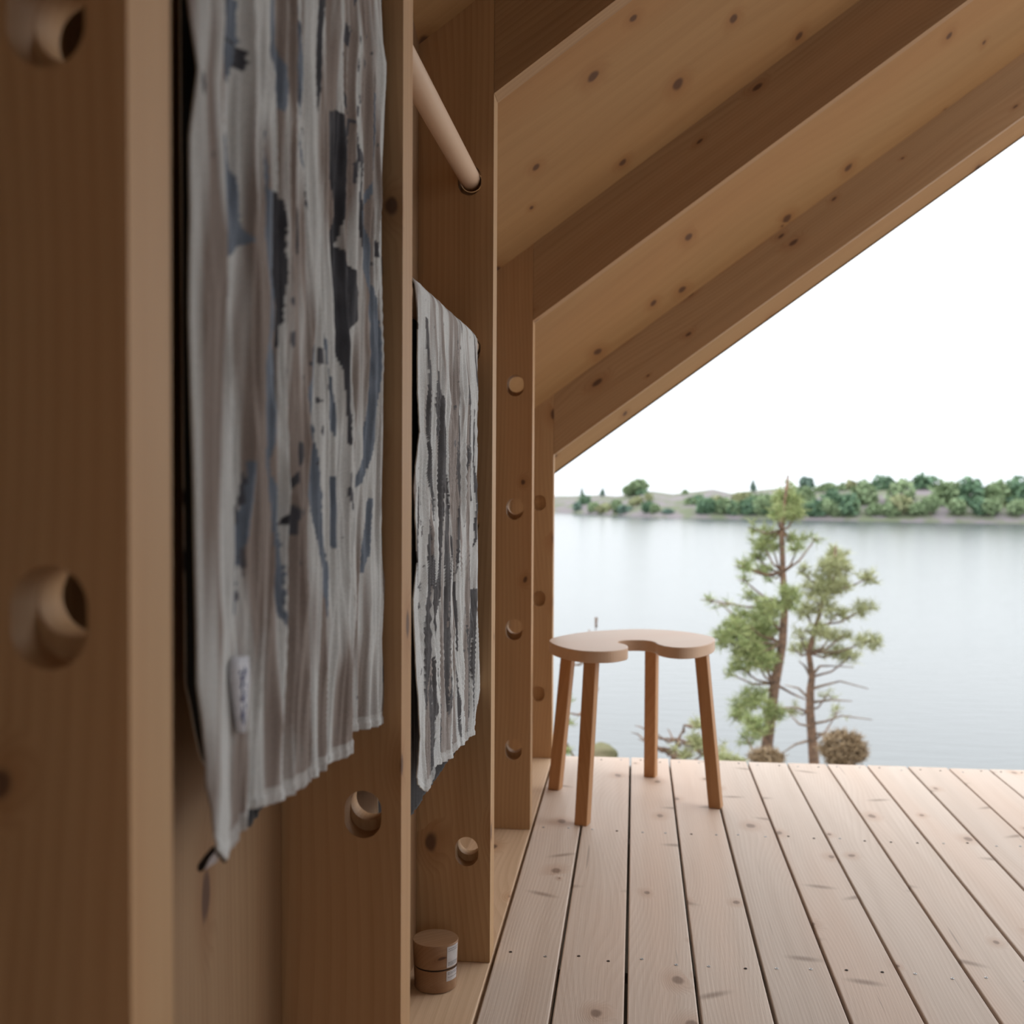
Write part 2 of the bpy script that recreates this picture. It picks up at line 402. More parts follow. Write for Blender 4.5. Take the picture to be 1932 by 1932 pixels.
def towel(name, label, zrod, ylo, yhi, Ledge, Redge, hem, backL, backR, backhem, strokes, NS, NT, folds, colours, seedn):
    """one sheet: front layer, over the rod, back layer.  Edges are measured photo positions turned into metres on the layer's plane."""
    rr = .0188+.004
    xf, xb = XH+rr, XH-rr
    ev = lambda tab, q: np.interp(q, [a for a, _ in tab], [b for _, b in tab])
    def wy(px, py, X):                        # photo pixel -> (Y, Z) on plane X
        p = on(px, py, 0, X); return p.y, p.z
    # edge tables in metres: z -> y
    LT = sorted([(wy(x, y, xf)[1], wy(x, y, xf)[0]) for y, x in Ledge]); RT = sorted([(wy(x, y, xf)[1], wy(x, y, xf)[0]) for y, x in Redge])
    BL = sorted([(wy(x, y, xb)[1], wy(x, y, xb)[0]) for y, x in backL]); BR = sorted([(b, a) for a, b in backR])
    HT = sorted([wy(x, y, xf) for x, y in hem]); BH = sorted([wy(x, y, xb) for x, y in backhem])
    s = np.linspace(0, 1, NS)
    nb = NT//3; na = 10; nf = NT
    Y = np.zeros((nf+na+nb, NS)); X = Y.copy(); Z = Y.copy(); FR = Y.copy()
    # front, from hem (t=0) up to the rod
    for j in range(nf):
        t = (j/(nf-1))
        z = None
        yb_ = None
        # hem height for this column (iterate edge interpolation)
        y0 = ev(LT, HT[0][1]); 
        yy = np.interp(s, [0, 1], [HT[0][0], HT[-1][0]])
        zh = np.interp(yy, [a for a, _ in HT], [b for _, b in HT])
        z = zh+(zrod-zh)*t
        l = ev(LT, z); r = ev(RT, z)
        w = np.clip(t/.06, 0, 1)
        Y[j] = (l+(r-l)*s)*w + yy*(1-w)
        Z[j] = z; X[j] = xf; FR[j] = 1
    yl, yr = Y[nf-1].copy(), None
    for j in range(na):
        a = pi*(j+1)/(na+1)
        Y[nf+j] = yl; X[nf+j] = XH+rr*cos(a); Z[nf+j] = zrod+rr*sin(a); FR[nf+j] = 1-(j+1)/(na+1)
    for j in range(nb):
        t = (j/(nb-1)); yy = np.interp(s, [0, 1], [BH[0][0], BH[-1][0]])
        zh = np.interp(yy, [a for a, _ in BH], [b for _, b in BH]); z = zrod+(zh-zrod)*t
        l = ev(BL, z); r = ev(BR, z); w = np.clip((1-t)/.08, 0, 1); w2 = np.clip(t/.25, 0, 1)
        Yn = (l+(r-l)*s)*w+yy*(1-w)
        Y[nf+na+j] = yl*(1-w2)+Yn*w2; Z[nf+na+j] = z; X[nf+na+j] = xb; FR[nf+na+j] = 0
    # folds: layered stretched noise, sharp crests
    amp, f0, asp, hf = folds
    U = Y*1.0; D = np.zeros_like(Y)
    drift = (vnoise(U*3+5, Z*2.2+9, seedn+50)-.5)*.05
    for o_, (a, f) in enumerate(((1., f0), (.55, f0*2.1), (.32, f0*4.3), (.16, f0*8))):
        q = vnoise((U+drift)*f+20+o_*7, Z*f/asp+40, seedn+o_)
        q2 = (1-np.abs(2*q-1))**1.3
        D += a*((q2-.45)*1.25 if o_ > 0 else (q-.5)*1.6)
    low = np.clip((zrod-Z)/.10, 0.12, 1)
    D = D*amp*low
    front = np.arange(Y.shape[0]) < nf+na//2
    tape = np.clip(.15+s/.10, 0, 1)*np.clip(.35+(1-s)/.10, 0, 1)
    D = D*tape[None, :]
    Xo = X+np.where(front[:, None], D+amp*.15*low*tape[None, :], -np.abs(D)*.4)
    # keep the cloth off the wall and clear of the rod
    Zz = Z
    # hem roll
    # print
    P = np.zeros((*Y.shape, 3))
    light, taupe, blue, ink = [np.array(c) for c in colours]
    tn = vnoise(U*34+3, Z*3.2+7, seedn+20)*.6+vnoise(U*90, Z*9, seedn+21)*.4
    tm = np.clip((tn-.43)/.16, 0, 1)[..., None]
    P[:] = light*(1-tm)+taupe*tm
    # project each stroke (given on the front layer) into metres once
    jag = (vnoise(U*20, Z*60, seedn+30)-.5)*.003+(vnoise(U*60, Z*380, seedn+31)-.5)*.003
    for kind, tab in strokes:
        zz = []; a_ = []; b_ = []
        for y, x0, x1 in tab:
            p = on((x0+x1)/2, y, 0, xf); zz.append(p.z); a_.append(on(x0, y, 0, xf).y); b_.append(on(x1, y, 0, xf).y)
        o_ = np.argsort(zz); zz = np.array(zz)[o_]; a_ = np.array(a_)[o_]; b_ = np.array(b_)[o_]
        A = np.interp(Z, zz, a_); B = np.interp(Z, zz, b_)+jag
        inside = (Y > A+jag*.2) & (Y < B) & (Z > zz[0]) & (Z < zz[-1]) & front[:, None]
        g = vnoise(U*140, Z*60, seedn+40)[..., None]
        colr = (blue if kind == 'b' else ink)*(.75+.5*g)
        P = np.where(inside[..., None], colr, P)
    # worn ink flecks
    fl = vnoise(U*120, Z*70, seedn+60)*vnoise(U*30, Z*6, seedn+61)
    P = np.where((fl > .70)[..., None], ink*1.6, P)
    # hem: slightly paler stitched band
    dh = (Z-Z[0][None, :]); hb = (np.abs(dh) < .014) & front[:, None]
    P = np.where(hb[..., None], P*.5+light*.55, P)
    Xo = Xo+np.where(hb & (np.abs(dh-.011) < .003), -.0012, 0)+np.where(hb, .0012, 0)
    r_, c_ = Y.shape
    e = empty(name, (XH, float(yl.mean()), zrod), label, 'towel')
    V = np.stack([Xo, Y, Zz], -1).reshape(-1, 3)
    I = np.arange(r_*c_).reshape(r_, c_)
    F = np.stack([I[:-1, :-1], I[:-1, 1:], I[1:, 1:], I[1:, :-1]], -1).reshape(-1, 4)
    o = mesh('cloth', V, F.tolist(), [M_fab, M_fabd], e, smooth=True)
    at = o.data.attributes.new('print', 'FLOAT_COLOR', 'POINT')
    at.data.foreach_set('color', np.concatenate([P.reshape(-1, 3), np.ones((r_*c_, 1))], 1).astype(np.float32).ravel())
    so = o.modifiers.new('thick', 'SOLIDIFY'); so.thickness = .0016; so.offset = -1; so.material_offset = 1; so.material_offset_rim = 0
    return e, (Xo, Y, Zz)

b, k = 'b', 'k'
ST1 = [(b, [(-20, 415, 450), (0, 417, 448), (60, 422, 452), (100, 428, 447), (130, 432, 445), (152, 438, 441)]),
 (b, [(-20, 487, 500), (0, 488, 502), (100, 492, 518), (140, 500, 530), (190, 508, 525), (207, 514, 522)]),
 (b, [(0, 546, 550), (50, 547, 565), (100, 548, 572), (125, 552, 578), (150, 553, 572), (200, 556, 560), (300, 566, 569), (390, 584, 587)]),
 (b, [(250, 434, 438), (330, 420, 452), (400, 418, 456), (440, 418, 464), (480, 418, 440), (560, 414, 421)]),
 (b, [(220, 483, 488), (350, 487, 492), (372, 490, 505), (450, 490, 506), (600, 492, 500), (650, 490, 498), (700, 485, 506), (800, 485, 500), (880, 485, 491), (920, 489, 497), (990, 495, 516), (1080, 502, 521), (1150, 512, 519), (1215, 530, 536)]),
 (k, [(352, 498, 502), (372, 500, 522), (450, 503, 523), (520, 498, 524), (600, 505, 522), (660, 500, 512), (760, 498, 506)]),
 (k, [(-20, 602, 613), (0, 602, 612), (130, 602, 608), (210, 605, 607)]),
 (k, [(100, 642, 645), (150, 648, 651), (212, 656, 661)]),
 (k, [(212, 638, 646), (230, 628, 661), (300, 627, 659), (330, 632, 652), (400, 638, 648), (460, 632, 642), (500, 628, 668), (540, 630, 673), (590, 631, 671), (640, 637, 651), (700, 645, 652), (840, 650, 653)]),
 (b, [(170, 690, 698), (250, 690, 698), (320, 692, 697), (390, 676, 680), (500, 678, 687), (600, 688, 702), (650, 689, 704), (750, 687, 700), (850, 680, 693), (900, 672, 685), (922, 669, 672)]),
 (b, [(650, 588, 597), (700, 581, 598), (755, 577, 597), (790, 592, 599), (850, 592, 603), (920, 590, 606), (1000, 600, 609), (1080, 608, 616), (1192, 616, 619)]),
 (k, [(355, 543, 550), (400, 545, 563), (440, 547, 557), (480, 549, 553)]),
 (b, [(640, 613, 618), (750, 618, 630), (790, 624, 633), (822, 630, 636)]),
 (b, [(860, 430, 437), (930, 432, 446), (1000, 432, 458), (1060, 432, 456), (1140, 433, 452), (1158, 440, 450)]),
 (b, [(870, 463, 471), (950, 460, 470), (1010, 450, 464), (1070, 446, 458)]),
 (b, [(900, 625, 632), (960, 620, 639), (1000, 624, 638), (1035, 629, 635)]),
 (k, [(950, 657, 662), (1020, 655, 668), (1042, 660, 664)]),
 (b, [(940, 690, 694), (1040, 683, 692), (1082, 680, 686)]),
 (k, [(835, 553, 562), (870, 548, 556), (930, 530, 537), (990, 516, 522)]),
 (k, [(1050, 560, 566), (1120, 558, 566), (1180, 556, 562)]),
 (k, [(240, 567, 570), (330, 579, 582), (400, 586, 588)]), (k, [(60, 428, 430), (90, 448, 458), (130, 447, 455)]),
 (k, [(300, 670, 674), (380, 672, 676), (470, 676, 679)])]
L1 = [(-700, 360), (-60, 358), (0, 357), (130, 372), (260, 360), (600, 359), (900, 364), (1290, 370), (1423, 384), (1490, 385), (1560, 391), (1605, 402), (1640, 412)]
R1 = [(-700, 716), (0, 718), (180, 721), (300, 715), (400, 712), (560, 714), (860, 719), (1000, 717), (1130, 724), (1200, 718), (1290, 726), (1365, 720), (1450, 718)]
H1 = [(402, 1604), (421, 1622), (445, 1595), (464, 1560), (470, 1532), (528, 1503), (591, 1470), (655, 1420), (671, 1382), (720, 1365)]
BL1 = [(-700, 335), (0, 338), (600, 342), (1290, 348), (1420, 374), (1500, 396), (1560, 404), (1660, 410)]
BH1 = [(404, 1570), (436, 1560), (470, 1560), (560, 1440), (700, 1330)]
LIGHT = (.53, .55, .55); TAUPE = (.25, .21, .19); BLUE = (.14, .172, .22); INK = (.05, .052, .062)
t1, g1 = towel('patterned_towel', 'large near grey and taupe towel with blue and black brush streaks and a white tag', LV[4], .73, 1.27,
    L1, R1, H1, BL1, [(1.24, .5), (1.25, 1.0), (1.26, 1.6)], BH1, ST1, 300, 460, (.012, 18., 11., 0), (LIGHT, TAUPE, BLUE, INK), 100)
# second towel: many narrow charcoal streaks
random.seed(21)
ST2 = []
for i in range(46):
    x = random.uniform(784, 899); y = random.uniform(600, 1330); L = random.uniform(70, 330); w = random.uniform(2, 8)*(1.25 if x < 840 else .7)
    tab = []; n_ = 6; dx = random.uniform(-6, 6)
    for j in range(n_+1):
        q = j/n_; ww = w*sin(pi*min(.95, q*.8+.12))*random.uniform(.7, 1.2); cx = x+dx*q+random.uniform(-.8, .8)
        tab.append((y+L*q, cx-ww*.5, cx+ww*.5))
    ST2.append((k, tab))
ST2 += [(k, [(600, 800, 806), (690, 800, 810), (800, 801, 808), (900, 803, 806)]), (k, [(700, 820, 826), (760, 818, 832), (860, 822, 834), (930, 826, 832)]),
        (k, [(980, 798, 806), (1100, 799, 808), (1250, 800, 806)]), (k, [(1110, 884, 890), (1160, 882, 889), (1210, 880, 884)])]
L2 = [(540, 784), (600, 789), (645, 788), (720, 787), (815, 793), (850, 787), (920, 779), (1000, 785), (1060, 788), (1130, 778), (1250, 784), (1300, 788), (1390, 793), (1477, 787), (1510, 790)]
R2 = [(640, 901), (695, 901), (845, 897), (1146, 897), (1245, 902), (1290, 905), (1330, 899), (1368, 895), (1420, 893)]
H2 = [(787, 1480), (798, 1494), (806, 1480), (815, 1443), (848, 1430), (854, 1412), (885, 1390), (895, 1368)]
BL2 = [(540, 700), (900, 700), (1545, 712)]
BH2 = [(714, 1600), (776, 1540), (806, 1494), (850, 1428), (856, 1424), (872, 1400)]
LIGHT2 = (.60, .625, .63); TAUPE2 = (.30, .27, .255)
t2, g2 = towel('crinkled_towel', 'smaller crinkled grey linen towel with narrow charcoal streaks on the further rod', LV[3], 1.5, 2.07,
    L2, R2, H2, BL2, [(2.0, .3), (2.02, .8), (2.05, 1.2)], BH2, ST2, 200, 420, (.009, 34., 13., 0), (LIGHT2, TAUPE2, (.14, .14, .147), (.10, .10, .107)), 300)

# white tag on the near towel, with small illegible blue lettering, and the black piped corner loop
def surf1(px, py, lift=.004):
    Xo, Yg, Zg = g1; p = on(px, py, 0, XH+.0228); d = (Yg-p.y)**2+(Zg-p.z)**2; i = np.unravel_index(np.argmin(d), d.shape)
    return Vector((float(Xo[i])+lift, p.y, p.z))
rows = [(1238, 441, 463), (1262, 434, 464), (1290, 437, 464), (1320, 441, 462), (1350, 445, 459), (1382, 450, 457)]
V = []; F = []
xm = max(surf1(x_, y_, 0).x for y_, a_, c_ in rows for x_ in (a_, (a_+c_)/2, c_))+.001
for y, a, c in rows:
    pa = on(a, y, 0, xm); pc = on(c, y, 0, xm); V += [(xm-.001, pa.y, pa.z), (xm+.002, pc.y, pc.z)]
for i in range(len(rows)-1): F.append((2*i, 2*i+1, 2*i+3, 2*i+2))
tg = mesh('tag', V, F, M_tag, t1, smooth=True); so = tg.modifiers.new('t', 'SOLIDIFY'); so.thickness = .0008
tg['label'] = 'white cotton tag with small blue lettering'
random.seed(5)
marks = []
for i in range(13):
    y = 1262+i*8.2
    a = np.interp(y, [r[0] for r in rows], [r[1] for r in rows]); c = np.interp(y, [r[0] for r in rows], [r[2] for r in rows])
    xl = xm+.0012
    for q in range(3):
        px = a+(c-a)*random.uniform(.5, .92); py = y+random.uniform(-3, 3)
        p = on(px, py, 0, xm); w, h = random.uniform(.0009, .0022), random.uniform(.0010, .0022)
        marks.append(box(xl, xl+.0012, p.y-w, p.y+w, p.z-h*.4, p.z+h*.4) if q % 2 else box(xl, xl+.0012, p.y-w*.35, p.y+w*.35, p.z-h, p.z+h))
mk = mesh('lettering', *join(*marks), M_blueink, tg); mk['kind'] = 'stuff'
pts = [on(404, 1600, 0, XH+.006), on(392, 1618, 0, XH-.004), on(381, 1634, 0, XH-.012), on(376, 1642, 0, XH-.014)]
mesh('corner_piping', *tube(pts, [.0016, .0028, .0032, .0018], 8), M_piping, t1, smooth=True)
pts = [on(405, 1601, 0, XH+.02), on(416, 1612, 0, XH+.02), on(424, 1624, 0, XH+.02)]
mesh('corner_piping', *tube(pts, [.0012, .002, .0016], 8), M_piping, t1, smooth=True)
tri = [on(402, 1604, 0, XH+.004), on(414, 1612, 0, XH+.004), on(408, 1624, 0, XH-.002), on(386, 1638, 0, XH-.008)]
o = mesh('corner_loop', tri, [(0, 1, 2, 3)], M_tag, t1); o.modifiers.new('t', 'SOLIDIFY').thickness = .001

# ------------------------------------------------------------------ wooden jar
def lathe(prof, cx, cy, n=64):
    V, F = [], []
    for r, z in prof: V += [(cx+r*cos(2*pi*i/n), cy+r*sin(2*pi*i/n), z) for i in range(n)]
    for j in range(len(prof)-1):
        for i in range(n): F.append((j*n+i, j*n+(i+1) % n, (j+1)*n+(i+1) % n, (j+1)*n+i))
    F.append(tuple(range(n))[::-1]); F.append(tuple(range((len(prof)-1)*n, len(prof)*n)))
    return V, F
JX, JY = -.3470, 1.980
jar = empty('wooden_jar', (JX, JY, 0), 'small round two-part wooden jar with a pale paper label, on the floor strip', 'jar')
for nm, pr in (('body', [(.0355, 0), (.0372, .0015), (.0385, .038), (.0385, .0395)]), ('lid', [(.0385, .0425), (.0388, .0435), (.0405, .0835), (.0398, .085)])):
    o = mesh(nm, *lathe(pr, JX, JY), M_jar, jar, smooth=True); b_ = o.modifiers.new('e', 'EDGE_SPLIT'); b_.split_angle = radians(40)
mesh('seam', *lathe([(.0368, .0385), (.0368, .0435)], JX, JY), M_seam, jar, smooth=False)
def curved(a0, a1, z0, z1, rf, n=10):
    V, F = [], []
    for i in range(n+1):
        a = a0+(a1-a0)*i/n
        V += [(JX+rf(z0)*cos(a), JY+rf(z0)*sin(a), z0), (JX+rf(z1)*cos(a), JY+rf(z1)*sin(a), z1)]
    for i in range(n): F.append((2*i, 2*i+2, 2*i+3, 2*i+1))
    return V, F
rfn = lambda z: (.0372+.0013*z/.038 if z < .04 else .0388+(z-.0435)*.0425)+.0004
lb = mesh('paper_label', *join(curved(radians(-50), radians(-8), .0445, .082, rfn), curved(radians(-50), radians(-8), .020, .0385, rfn)), M_paper, jar, smooth=True)
lb['label'] = 'pale paper label wrapped over the jar seam'
tx = []
random.seed(9)
for zz in (.077, .0735, .053, .0505, .048, .0345, .032, .026):
    a = -46
    while a < -13:
        w = random.uniform(2, 6); tx.append(curved(radians(a), radians(a+w), zz, zz+.0012, lambda z: rfn(z)+.0002, 2)); a += w+1.5
mk = mesh('print', *join(*tx), M_ink, lb); mk['kind'] = 'stuff'

# ------------------------------------------------------------------ stool
plan = [(-.236, 3.156), (-.2092, 3.0574), (-.1573, 2.9836), (-.1106, 2.9623), (-.0599, 2.9734), (-.0236, 3.018), (-.0165, 3.062), (-.0244, 3.105), (-.0455, 3.140),
        (-.038, 3.172), (-.0055, 3.1905), (.0341, 3.188), (.0556, 3.160), (.0664, 3.114), (.0897, 3.0775), (.1266, 3.0623), (.1705, 3.090), (.208, 3.1596), (.2259, 3.242), (.2168, 3.3068),
        (.1601, 3.3836), (.0837, 3.4274), (.0048, 3.4327), (-.0737, 3.3964), (-.1505, 3.337), (-.2122, 3.2428)]
def spline(P, m=6):
    out = []; n = len(P)
    for i in range(n):
        p0, p1, p2, p3 = (Vector(P[(i+j) % n]) for j in (-1, 0, 1, 2))
        for q in range(m):
            t = q/m; out.append(.5*((2*p1)+(-p0+p2)*t+(2*p0-5*p1+4*p2-p3)*t*t+(-p0+3*p1-3*p2+p3)*t**3))
    return out
sp = spline(plan); n = len(sp); TOP = .455; TH = .031
stool = empty('stool', (-.01, 3.2, 0), 'wooden stool with a horseshoe shaped seat and four splayed square legs on the deck', 'stool')
V = [(p.x, p.y, TOP) for p in sp]+[(p.x, p.y, TOP-TH) for p in sp]
tr = tessellate_polygon([[Vector((p.x, p.y, 0)) for p in sp]])
F = []
for a, b_, c in tr:
    A, B, C_ = sp[a], sp[b_], sp[c]
    if (B-A).x*(C_-A).y-(B-A).y*(C_-A).x < 0: a, c = c, a
    F += [(a, b_, c), (c+n, b_+n, a+n)]
for i in range(n):
    j = (i+1) % n; F.append((i, i+n, j+n, j))
seat = mesh('seat', V, F, M_seat, stool)
bmm = bmesh.new(); bmm.from_mesh(seat.data); bmesh.ops.recalc_face_normals(bmm, faces=bmm.faces)
bmesh.ops.dissolve_limit(bmm, angle_limit=radians(.5), verts=bmm.verts, edges=[e for e in bmm.edges if len(e.link_faces) == 2 and e.link_faces[0].normal.dot(e.link_faces[1].normal) > .9999])
bmm.to_mesh(seat.data); bmm.free(); bevel(seat, .0025, 3)
def legm(b0, t0, w=.0345, ang=-16):
    a = radians(ang); c, s = cos(a), sin(a); V = []
    for (cx, cy), z in ((b0, 0.), (t0, TOP-TH+.0)):
        for dx, dy in ((-1, -1), (1, -1), (1, 1), (-1, 1)):
            x, y = dx*w/2, dy*w/2; V.append((cx+x*c-y*s, cy+x*s+y*c, z))
    return V, [(3, 2, 1, 0), (4, 5, 6, 7), (0, 1, 5, 4), (1, 2, 6, 5), (2, 3, 7, 6), (3, 0, 4, 7)]
for b0, t0 in (((.053, 3.475), (.052, 3.385)), ((-.131, 2.965), (-.112, 3.015)), ((-.226, 3.298), (-.186, 3.262)), ((.228, 3.168), (.186, 3.190))):
    bevel(mesh('leg', *legm(b0, t0), M_leg, stool), .002, 2)

# ------------------------------------------------------------------ lake, near ground, far shore
ZW = -6.0
def groundz(x, y):
    base = -.55-.285*(y-3.6)+.0*x
    return base
m_w, n_, b_ = newmat('lake_water')
b_.inputs['Base Color'].default_value = (.045, .058, .063, 1); b_.inputs['Roughness'].default_value = .2; b_.inputs['IOR'].default_value = 1.33
tc = N(n_, 'ShaderNodeTexCoord'); mp = N(n_, 'ShaderNodeMapping'); n_.links.new(tc.outputs['Object'], mp.inputs[0]); mp.inputs['Scale'].default_value = (.7, 2.2, 1)
nz = N(n_, 'ShaderNodeTexNoise'); nz.inputs['Scale'].default_value = 1.; nz.inputs['Detail'].default_value = 4; n_.links.new(mp.outputs[0], nz.inputs['Vector'])
bp = N(n_, 'ShaderNodeBump'); bp.inputs['Strength'].default_value = .35; bp.inputs['Distance'].default_value = .06
n_.links.new(nz.outputs[0], bp.inputs['Height']); n_.links.new(bp.outputs[0], b_.inputs['Normal'])
lake = mesh('lake', [(-400, 14, ZW), (400, 14, ZW), (400, 420, ZW), (-400, 420, ZW)], [(0, 1, 2, 3)], m_w); tag(lake, kind='structure')

M_rock = plain('grey_lichen_rock', (.36, .325, .28), .9, noise=(1.6, (.19, .165, .14), .35, .65))
M_moss = plain('dry_heath', (.16, .14, .09), .95, noise=(3.5, (.12, .13, .06), .35, .65))
def grid(x0, x1, y0, y1, nx, ny, fz):
    V = [(x0+(x1-x0)*i/nx, y0+(y1-y0)*j/ny) for j in range(ny+1) for i in range(nx+1)]
    V = [(x, y, fz(x, y)) for x, y in V]
    return V, [(j*(nx+1)+i, j*(nx+1)+i+1, (j+1)*(nx+1)+i+1, (j+1)*(nx+1)+i) for j in range(ny) for i in range(nx)]
def n1(x, y, s=1.):
    return float(vnoise(np.array([x*s+50.]), np.array([y*s+50.]), 900)[0])
def gz(x, y):
    z = -.75-.265*(y-3.6)+(n1(x, y, .8)-.5)*.5+(n1(x, y, 2.3)-.5)*.15
    for bx, by, sx, sy, h in ((-.30, 8.7, .55, .8, .46), (.66, 8.0, .7, .7, .45), (1.25, 8.7, 1.0, .8, .72), (1.75, 8.8, .6, .8, .25)):   # granite humps the plants root in
        z += h*math.exp(-((x-bx)/sx)**2-((y-by)/sy)**2)
    if x > 1.5: z += min(1.2, (x-1.5)*.16)*max(0, min(1, (y-6)/4))
    return z-.9*max(0, 1-abs(y-1)/6) if y < 4 else z
gr = mesh('ground', *grid(-14, 16, -4, 26, 150, 150, lambda x, y: gz(x, y) if y < 22 else gz(x, y)-.6*(y-22)), M_rock, None, smooth=True); tag(gr, kind='structure')

# foliage
def leafmat(name, c1, c2, tr=.25):
    m, n, b = newmat(name); g = N(n, 'ShaderNodeNewGeometry')
    n.links.new(mixc(n, g.outputs['Random Per Island'], c1, c2), b.inputs['Base Color']); b.inputs['Roughness'].default_value = .6
    b.inputs['Specular IOR Level'].default_value = .2
    return m
M_need = leafmat('pine_needles', (.19, .26, .10), (.36, .39, .18)); M_need2 = leafmat('pale_pine_needles', (.28, .31, .15), (.42, .43, .24))
M_bark = plain('pine_bark', (.20, .125, .085), .9, noise=(25, (.11, .075, .055), .35, .65)); M_twig = plain('bare_twig', (.17, .12, .09), .9, noise=(25, (.26, .2, .15), .35, .65))
M_dry = leafmat('dry_brown_foliage', (.24, .17, .10), (.33, .25, .16))
def tufts(centres, blades, ln, w, rnd):
    """needle tufts: thin blades fanning out"""
    V = np.zeros((len(centres)*blades, 3, 3)); q = 0
    C0 = np.repeat(np.array(centres), blades, 0); nn = len(C0)
    d = rnd.normal(size=(nn, 3)); d[:, 2] = d[:, 2]*.8+.45; d /= np.linalg.norm(d, axis=1)[:, None]
    L = ln*rnd.uniform(.6, 1.15, nn)[:, None]
    sdir = np.cross(d, rnd.normal(size=(nn, 3))); sdir /= np.linalg.norm(sdir, axis=1)[:, None]
    V = np.stack([C0-sdir*w, C0+sdir*w, C0+d*L+sdir*w*.3, C0+d*L-sdir*w*.3], 1).reshape(-1, 3)
    F = np.arange(nn*4).reshape(-1, 4)
    return V, F
def fastmesh(name, V, F, m, parent):
    off = Vector(parent.location)
    if parent.parent: off += Vector(parent.parent.location)
    me = bpy.data.meshes.new(name); V = np.asarray(V, dtype=np.float32)-np.array(off, dtype=np.float32)
    nv, nf = len(V), len(F); kk = F.shape[1]
    me.vertices.add(nv); me.vertices.foreach_set('co', V.ravel()); me.loops.add(nf*kk); me.loops.foreach_set('vertex_index', F.astype(np.int32).ravel())
    me.polygons.add(nf); me.polygons.foreach_set('loop_start', (np.arange(nf)*kk).astype(np.int32)); me.materials.append(m); me.update(calc_edges=True)
    return link(bpy.data.objects.new(name, me), parent)
def pine(label, Yt, trunk, clusters, seed, mat=M_need, r0=.05, bare=(), name='pine_tree', group=None, dens=1., ln=.08, cat='tree', twig=M_bark):
    """trunk and crown masses measured in the photo, stood at their own distance Yt and given depth"""
    rnd = np.random.default_rng(seed)
    tp = [on(x, y, 1, Yt+dy) for x, y, dy in trunk]
    gb = Vector((tp[0].x, tp[0].y, gz(tp[0].x, tp[0].y)-.05)); tp = [gb]+[p for p in tp if p.z > gb.z+.05]
    e = empty(name, tuple(gb), label, cat, group)
    n = len(tp); mesh('trunk', *tube(tp, [r0*(1-.85*i/(n-1)) for i in range(n)], 10), M_bark, e, smooth=True)
    kpx = FPX/Yt
    for cx, cy, rx, ry, dn in clusters:
        dy = rnd.uniform(-.45, .45)*min(1.0, rx/40+.3)
        c = on(cx, cy, 1, Yt+dy)
        # nearest lower trunk point
        best = min(tp[1:] or tp, key=lambda p: (p-c).length+max(0, p.z-c.z)*1.6)
        mid = (best+c)/2+Vector((0, 0, -.04)); tipv = c+Vector((c.x-best.x, c.y-best.y, .03))*.18
        br = mesh('branch', *tube([best, mid, c, tipv], [.011, .008, .005, .002], 6), M_bark, e, smooth=True)
        Rx, Rz = rx/kpx, ry/kpx; Ry = (Rx+Rz)/2
        m = max(5, int(dn*dens*rx*ry*pi/20))
        p = rnd.normal(size=(m*3, 3)); p /= np.linalg.norm(p, axis=1)[:, None]; p *= rnd.uniform(.15, 1, (m*3, 1))**.5
        q = p*np.array([Rx, Ry, Rz])*1.2
        keep = vnoise(q[:, 0]*7+50+seed, q[:, 2]*7+50+q[:, 1]*3, seed+3) > .36
        q = q[keep][:m]+np.array(c)
        Vt, Ft = tufts(q, 10, ln*.95, .0036, rnd)
        nd = fastmesh('needles', Vt, Ft, mat, br); nd['kind'] = 'stuff'
        # twigs to a few tufts
        tw = [tube([c, (c+Vector(x))/2+Vector((0, 0, -.01)), Vector(x)], [.005, .0035, .002], 4, False) for x in q[:max(3, m//6)]]
        if tw: tb = mesh('twigs', *join(*tw), twig, br); tb['kind'] = 'stuff'
    for pts in bare:
        P = [on(x, y, 1, Yt+.0) for x, y in pts]; P = [Vector((p.x, p.y+rnd.uniform(-.1, .1)*i, p.z)) for i, p in enumerate(P)]
        mesh('branch', *tube(P, [.014*(1-.75*i/(len(P)-1)) for i in range(len(P))], 6), twig, e, smooth=True)
    return e
